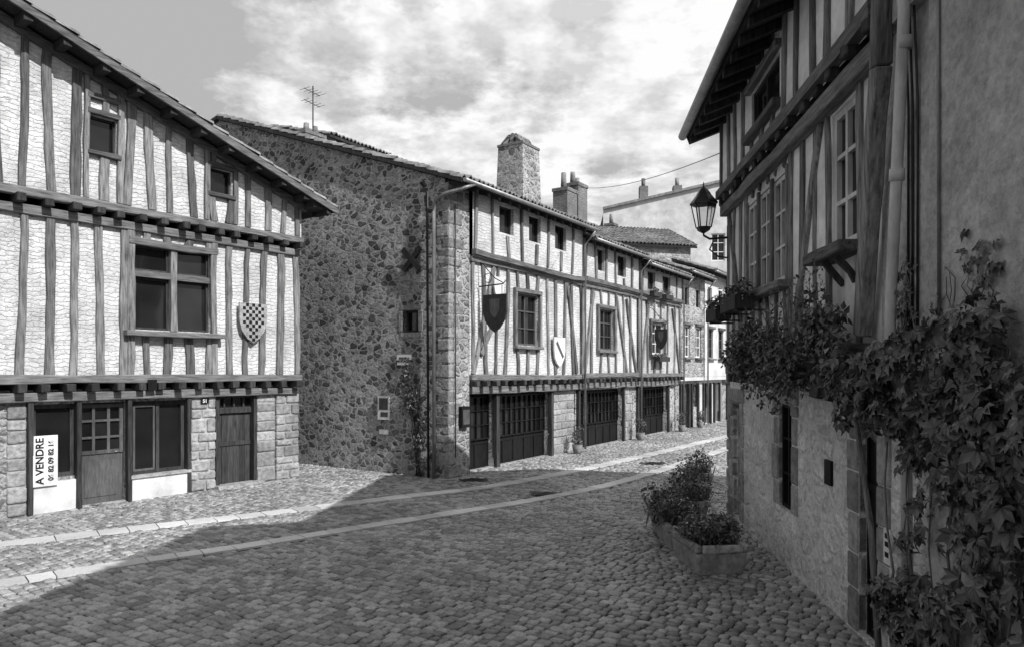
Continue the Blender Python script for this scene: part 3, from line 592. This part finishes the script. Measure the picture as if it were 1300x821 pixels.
# ================================================================== FOLIAGE
def nrmz(a): return a/np.maximum(np.linalg.norm(a,axis=-1,keepdims=True),1e-6)
def leaves(name,P,nbase,size,mat,kind='leaf',spread=.8,droop=.5,loc=(0,0,0),ang=0,parent=None):
    N=len(P); n=nrmz(np.array(nbase)+rng.normal(0,spread,(N,3))); t=rng.normal(0,1,(N,3))+np.array([0,0,-droop*2]); t=nrmz(t-(t*n).sum(1)[:,None]*n); s=np.cross(n,t)
    if kind=='leaf':
        tp=np.array([(0,0,0),(.28,.4,.06),(0,1,-.06),(-.28,.4,.06),(0,.45,-.03)]); F=[(0,1,4),(1,2,4),(2,3,4),(3,0,4)]
    elif kind=='blade':
        tp=np.array([(-.05,0,0),(.05,0,0),(.035,.6,.05),(-.035,.6,.05),(0,1,.18)]); F=[(0,1,2),(0,2,3),(3,2,4)]
    else:
        tp=[];F=[]
        for k,(al,l) in enumerate(((-1.5,.62),(-.75,.85),(0,1),(.75,.85),(1.5,.62))):
            o=len(tp); c,si=math.cos(al),math.sin(al)
            for (x,y,z) in ((0,0.05,0),(.24,.55,.05),(0,1,-.1),(-.24,.55,.05),(0,.5,-.02)):
                x*=l;y*=l; tp.append((x*c+y*si,-x*si+y*c,z))
            F+=[(o,o+1,o+4),(o+1,o+2,o+4),(o+2,o+3,o+4),(o+3,o,o+4)]
        tp=np.array(tp)
    K=len(tp); sz=np.array(size)[:,None,None] if np.ndim(size) else size
    V=P[:,None,:]+sz*(tp[None,:,0:1]*s[:,None]+tp[None,:,1:2]*t[:,None]+tp[None,:,2:3]*n[:,None])
    FF=(np.array(F)[None]+(np.arange(N)*K)[:,None,None]).reshape(-1,3)
    return meshobj(name,V.reshape(-1,3),FF,mat,False,loc,ang,parent)
def clump(cs,n):
    out=[]
    for (x,y,z,rx,ry,rz,w) in cs:
        k=int(n*w); d=nrmz(rng.normal(0,1,(k,3)))*(rng.uniform(.25,1,(k,1))**.5); out.append(np.array([x,y,z])+d*np.array([rx,ry,rz]))
    return np.concatenate(out)
def stems(e,items,name='stem',mat='timber'):
    BB=Bd('x')
    for pts,r0,r1 in items: BB.tube(name,mat,pts,r0,6,r1)
    BB.done()
    for c in list(BB.e.children): c.parent=e
    bpy.data.objects.remove(BB.e)
e=bpy.data.objects.new('climbing_rose',None); COL.objects.link(e); e.location=RO; e.rotation_euler=(0,0,RR)
cs=[]
for i in range(26):
    x=3.0+i*.165+random.uniform(-.15,.15)
    cs.append((x,-.44-.12*random.random(),2.8+random.uniform(-.3,.32)+.12*math.sin(x*2.3),random.uniform(.14,.3),.18,random.uniform(.14,.28),random.uniform(.4,.9)))
P=clump(cs,230); leaves('leaves',P,(0,-1,.4),rng.uniform(.05,.1,len(P)),'leaf',spread=.9,parent=e)
cs=[(x,-.42,2.42+random.uniform(-.15,.1),.12,.12,.26,1) for x in (3.3,3.9,4.6,5.2)]
P=clump(cs,80); leaves('hanging_leaves',P,(0,-1,.2),rng.uniform(.05,.09,len(P)),'leaf',parent=e)
P=clump([(x,-.42,3.2+random.uniform(-.1,.3),.12,.1,.28,1) for x in (3.1,3.6,4.2,4.7,5.0,5.6,6.1)],38); leaves('shoots',P,(0,-1,.2),rng.uniform(.04,.07,len(P)),'leaf_lt',parent=e)
it=[([(7.3,-.3,.0),(7.2,-.34,1.3),(7.0,-.4,2.3),(6.2,-.45,2.75),(4.5,-.45,2.8),(3.0,-.45,2.85)],.03,.01)]
for x in np.linspace(3,6.4,16):
    it.append(([(x,-.45,2.85),(x+random.uniform(-.1,.1),-.5,3.1),(x+random.uniform(-.25,.25),-.5-random.random()*.1,3.3+random.uniform(0,.35))],.006,.003))
stems(e,it)
e=bpy.data.objects.new('virginia_creeper',None); COL.objects.link(e); e.location=RO; e.rotation_euler=(0,0,RR)
cs=[]
for i in range(42):
    x=random.uniform(6.6,10.4); z=2.62+random.uniform(-.44,.26)+.08*math.sin(x*5); cs.append((x,-.4-.1*random.random(),z,random.uniform(.14,.26),.14,random.uniform(.12,.2),1))
for i in range(42):
    x=random.uniform(8.25,10.4); z=random.uniform(.3,2.5); cs.append((x,-.33,z,.2,.08,.26,.65))
for i in range(9):
    z=random.uniform(.9,2.4); cs.append((7.95+random.uniform(-.2,.3),-.32,z,.12,.06,.2,.4))
for i in range(10): cs.append((random.uniform(7.5,8.5),-.4,random.uniform(.6,1.15),.25,.1,.14,.7))
P=clump(cs,32); leaves('leaves',P,(0,-1,.35),rng.uniform(.065,.135,len(P)),'leaf_dark','creeper',.5,.8,parent=e)
P=clump([(random.uniform(7.5,8.8),-.27,random.uniform(2.85,3.4),.12,.03,.15,1) for _ in range(12)],7); leaves('sprays',P,(0,-1,.2),rng.uniform(.05,.09,len(P)),'leaf','creeper',.4,.6,parent=e)
it=[]
for k in range(16):
    x=random.uniform(7.5,9.2); pts=[(x,-.28,0)]
    for i in range(1,9): x+=random.uniform(-.12,.12); pts.append((x,-.29,i*.34))
    it.append((pts,random.uniform(.008,.016),.005))
for k in range(12):
    x=random.uniform(7.5,8.8); z=2.85; pts=[(x,-.25,z)]
    for i in range(4): x+=random.uniform(-.15,.12); z+=random.uniform(.05,.15); pts.append((x,-.25,z))
    it.append((pts,.006,.003))
stems(e,it,'vine_stem')
e=bpy.data.objects.new('climbing_ivy',None); COL.objects.link(e); e.location=rowloc(0); e.rotation_euler=(0,0,RA)
cs=[(-.12,.85+random.uniform(-.25,.4),random.uniform(1.5,2.75),.07,.2,.25,1) for _ in range(12)]+[(-.1,.8+random.uniform(-.25,.2),random.uniform(.2,1.5),.05,.12,.2,.6) for _ in range(9)]
P=clump(cs,60); leaves('leaves',P,(-1,0,.2),rng.uniform(.05,.1,len(P)),'leaf_dark',spread=.6,parent=e)
it=[]
for k in range(7):
    y=.8; pts=[(-.06,y+random.uniform(-.1,.1),0)]
    for i in range(1,8): y+=random.uniform(-.12,.12); pts.append((-.06,y,i*.36))
    it.append((pts,.016,.006))
stems(e,it,'ivy_stem','timber_dark')
for (x0,x1,z) in ((1.3,2.15,3.55),(2.5,3.5,3.6)):
    B=Bd('flower_box',RO,RR); B.box('trough','timber_dark',x0,x1,-.64,-.4,z-.16,z+.04); B.box('soil','soil',x0+.02,x1-.02,-.62,-.42,z+.04,z+.045); B.box('bracket','iron',x0+.1,x0+.13,-.6,-.2,z-.19,z-.165); B.box('bracket','iron',x1-.13,x1-.1,-.6,-.2,z-.19,z-.165)
    e=B.done(); xs=np.linspace(x0,x1,5)
    P=clump([(x,-.52,z+.12,.15,.14,.12,1) for x in xs],60); leaves('leaves',P,(0,-.6,1),rng.uniform(.05,.09,len(P)),'leaf',parent=e)
    P=clump([(x,-.55,z+.05,.15,.16,.16,1) for x in xs],8); leaves('flowers',P,(0,-.8,.6),rng.uniform(.04,.06,len(P)),'flower',parent=e)
for s,z in ((12.9,3.1),(13.6,5.6),(12.3,5.6)):
    B=Bd('flower_box',rowloc(s),RA); B.box('trough','timber_dark',0,1.1 if z<4 else .8,-.5,-.26,z-.14,z+.04); e=B.done()
    P=clump([(x,-.38,z+.1,.16,.16,.13,1) for x in (.1,.4,.7)],60); leaves('leaves',P,(0,-.6,1),rng.uniform(.06,.1,len(P)),'leaf',parent=e)
def planter(x,y,w,l,h,ang,plants):
    B=Bd('stone_planter',(x,y,0),ang); t=.07
    B.hexa('quoin_trough','ashlar',[(-w/2+.05,-l/2+.05,-.02),(w/2-.05,-l/2+.05,-.02),(w/2-.05,l/2-.05,-.02),(-w/2+.05,l/2-.05,-.02),(-w/2,-l/2,h-.1),(w/2,-l/2,h-.1),(w/2,l/2,h-.1),(-w/2,l/2,h-.1)])
    B.box('quoin_rim','ashlar',-w/2-.02,-w/2+t,-l/2,l/2,h-.1,h,.015);B.box('quoin_rim','ashlar',w/2-t,w/2+.02,-l/2,l/2,h-.1,h,.015);B.box('quoin_rim','ashlar',-w/2+t,w/2-t,-l/2-.02,-l/2+t,h-.1,h,.012);B.box('quoin_rim','ashlar',-w/2+t,w/2-t,l/2-t,l/2+.02,h-.1,h,.012)
    B.box('soil','soil',-w/2+t,w/2-t,-l/2+t,l/2-t,h-.1,h-.03)
    e=B.done()
    for (px,py,r,hh,k,m) in plants:
        P=clump([(px+random.uniform(-r,r)*.7,py+random.uniform(-r,r)*.7,h+hh*.5*random.uniform(.3,1.3),r*.5,r*.5,hh*.4,1) for _ in range(9)],60); leaves('leaves',P,(0,-.2,1),rng.uniform(.04,.085,len(P)),m,parent=e)
        Q=np.array([px,py,h-.05])+rng.normal(0,r*.4,(70,3))*np.array([1,1,0]); leaves('stalks',Q,(rng.normal(0,1,(70,3))*np.array([1,1,.1])),rng.uniform(.2,.5,70)*(hh+.25),'leaf_lt','blade',.4,-1.2,parent=e)
    P=clump([(plants[0][0],plants[0][1],h+plants[0][3]*.7,.25,.25,.12,1)],18); leaves('flowers',P,(0,-.3,1),.045,'flower',parent=e)
planter(2.62,9.5,.68,1.0,.38,.12,[(-.1,-.2,.34,.28,1,'leaf'),(.1,.25,.36,.36,1,'leaf_lt'),(.2,-.1,.25,.2,1,'leaf')])
planter(2.55,10.9,.6,1.4,.36,.0,[(-.1,-.45,.36,.42,1,'leaf'),(0,.05,.38,.55,1,'leaf_dark'),(-.1,.5,.32,.5,1,'leaf')])
planter(3.2,12.9,.5,.9,.3,.05,[(0,-.2,.36,.4,1,'leaf'),(0,.25,.36,.55,1,'leaf_dark')])
planter(3.75,14.6,.45,.7,.3,.05,[(0,0,.36,.55,1,'leaf')])
planter(4.3,16.3,.45,.7,.3,.05,[(0,0,.36,.6,1,'leaf')])
for (s,y) in ((6.3,-.3),(11.4,-.3),(15.8,-.35),(18.3,-.35)):
    p=local_pt(s,y,0); B=Bd('potted_plant',(p.x,p.y,0),0); B.tube('pot','tile',[(0,0,0),(0,0,.28)],.12,12,.17); e=B.done(); P=clump([(random.uniform(-.1,.1),random.uniform(-.1,.1),random.uniform(.35,.75),.16,.16,.16,1) for _ in range(6)],50); leaves('leaves',P,(0,-.2,1),rng.uniform(.05,.09,len(P)),'leaf',parent=e)
# ================================================================== SKY / LIGHT
w=bpy.data.worlds.new('World'); sc.world=w; w.use_nodes=True; nt=w.node_tree; bg=nt.nodes['Background']
el=math.radians(40); az=math.atan2(.75,-.65)
sky=nd(nt,'ShaderNodeTexSky',sky_type='NISHITA'); sky.sun_disc=False; sky.sun_elevation=el; sky.sun_rotation=az
bwn=nd(nt,'ShaderNodeRGBToBW',{0:sky.outputs[0]}).outputs[0]
tc=nd(nt,'ShaderNodeTexCoord').outputs['Generated']; sp=nd(nt,'ShaderNodeSeparateXYZ',{0:tc})
zz=mth(nt,'ADD',mth(nt,'MAXIMUM',sp.outputs[2],0.0),.22)
v=nd(nt,'ShaderNodeCombineXYZ',{0:mth(nt,'DIVIDE',sp.outputs[0],zz),1:mth(nt,'DIVIDE',sp.outputs[1],zz),2:.37}).outputs[0]
n1=noise(nt,v,3.4,7,.62); n2=noise(nt,v,.9,1,.5)
bias=mr(nt,sp.outputs[0],-.55,-.02,-.15,.05)
dn=mth(nt,'ADD',mth(nt,'ADD',mth(nt,'MULTIPLY',n1,.75),mth(nt,'MULTIPLY',n2,.25)),bias)
mask=mr(nt,dn,.44,.54,0,1)
shade=mr(nt,noise(nt,v,7.0,4,.6),.38,.58,4.5,6.6)
skyv=mth(nt,'MINIMUM',mth(nt,'MULTIPLY',bwn,1.55),3.2)
colr=mx(nt,mask,skyv,shade)
nt.links.new(colr,bg.inputs[0]); bg.inputs[1].default_value=.15
sd=bpy.data.lights.new('sun','SUN'); sd.energy=5.0; sd.angle=math.radians(.5); sd.color=(1,.998,.994)
so=bpy.data.objects.new('sun',sd); COL.objects.link(so); dv=Vector((.756,-.655,0))*math.cos(el)+Vector((0,0,math.sin(el))); so.rotation_euler=(-dv).to_track_quat('-Z','Y').to_euler(); so.location=(10,-10,20)
cam=bpy.data.cameras.new('camera'); co=bpy.data.objects.new('camera',cam); COL.objects.link(co); co.location=(0,0,2.6); co.rotation_euler=(math.pi/2,0,0)
cam.sensor_width=36; cam.lens=900/1300*36; cam.shift_y=(470-410.5)/1300; cam.clip_end=2000; cam.clip_start=.05
sc.camera=co
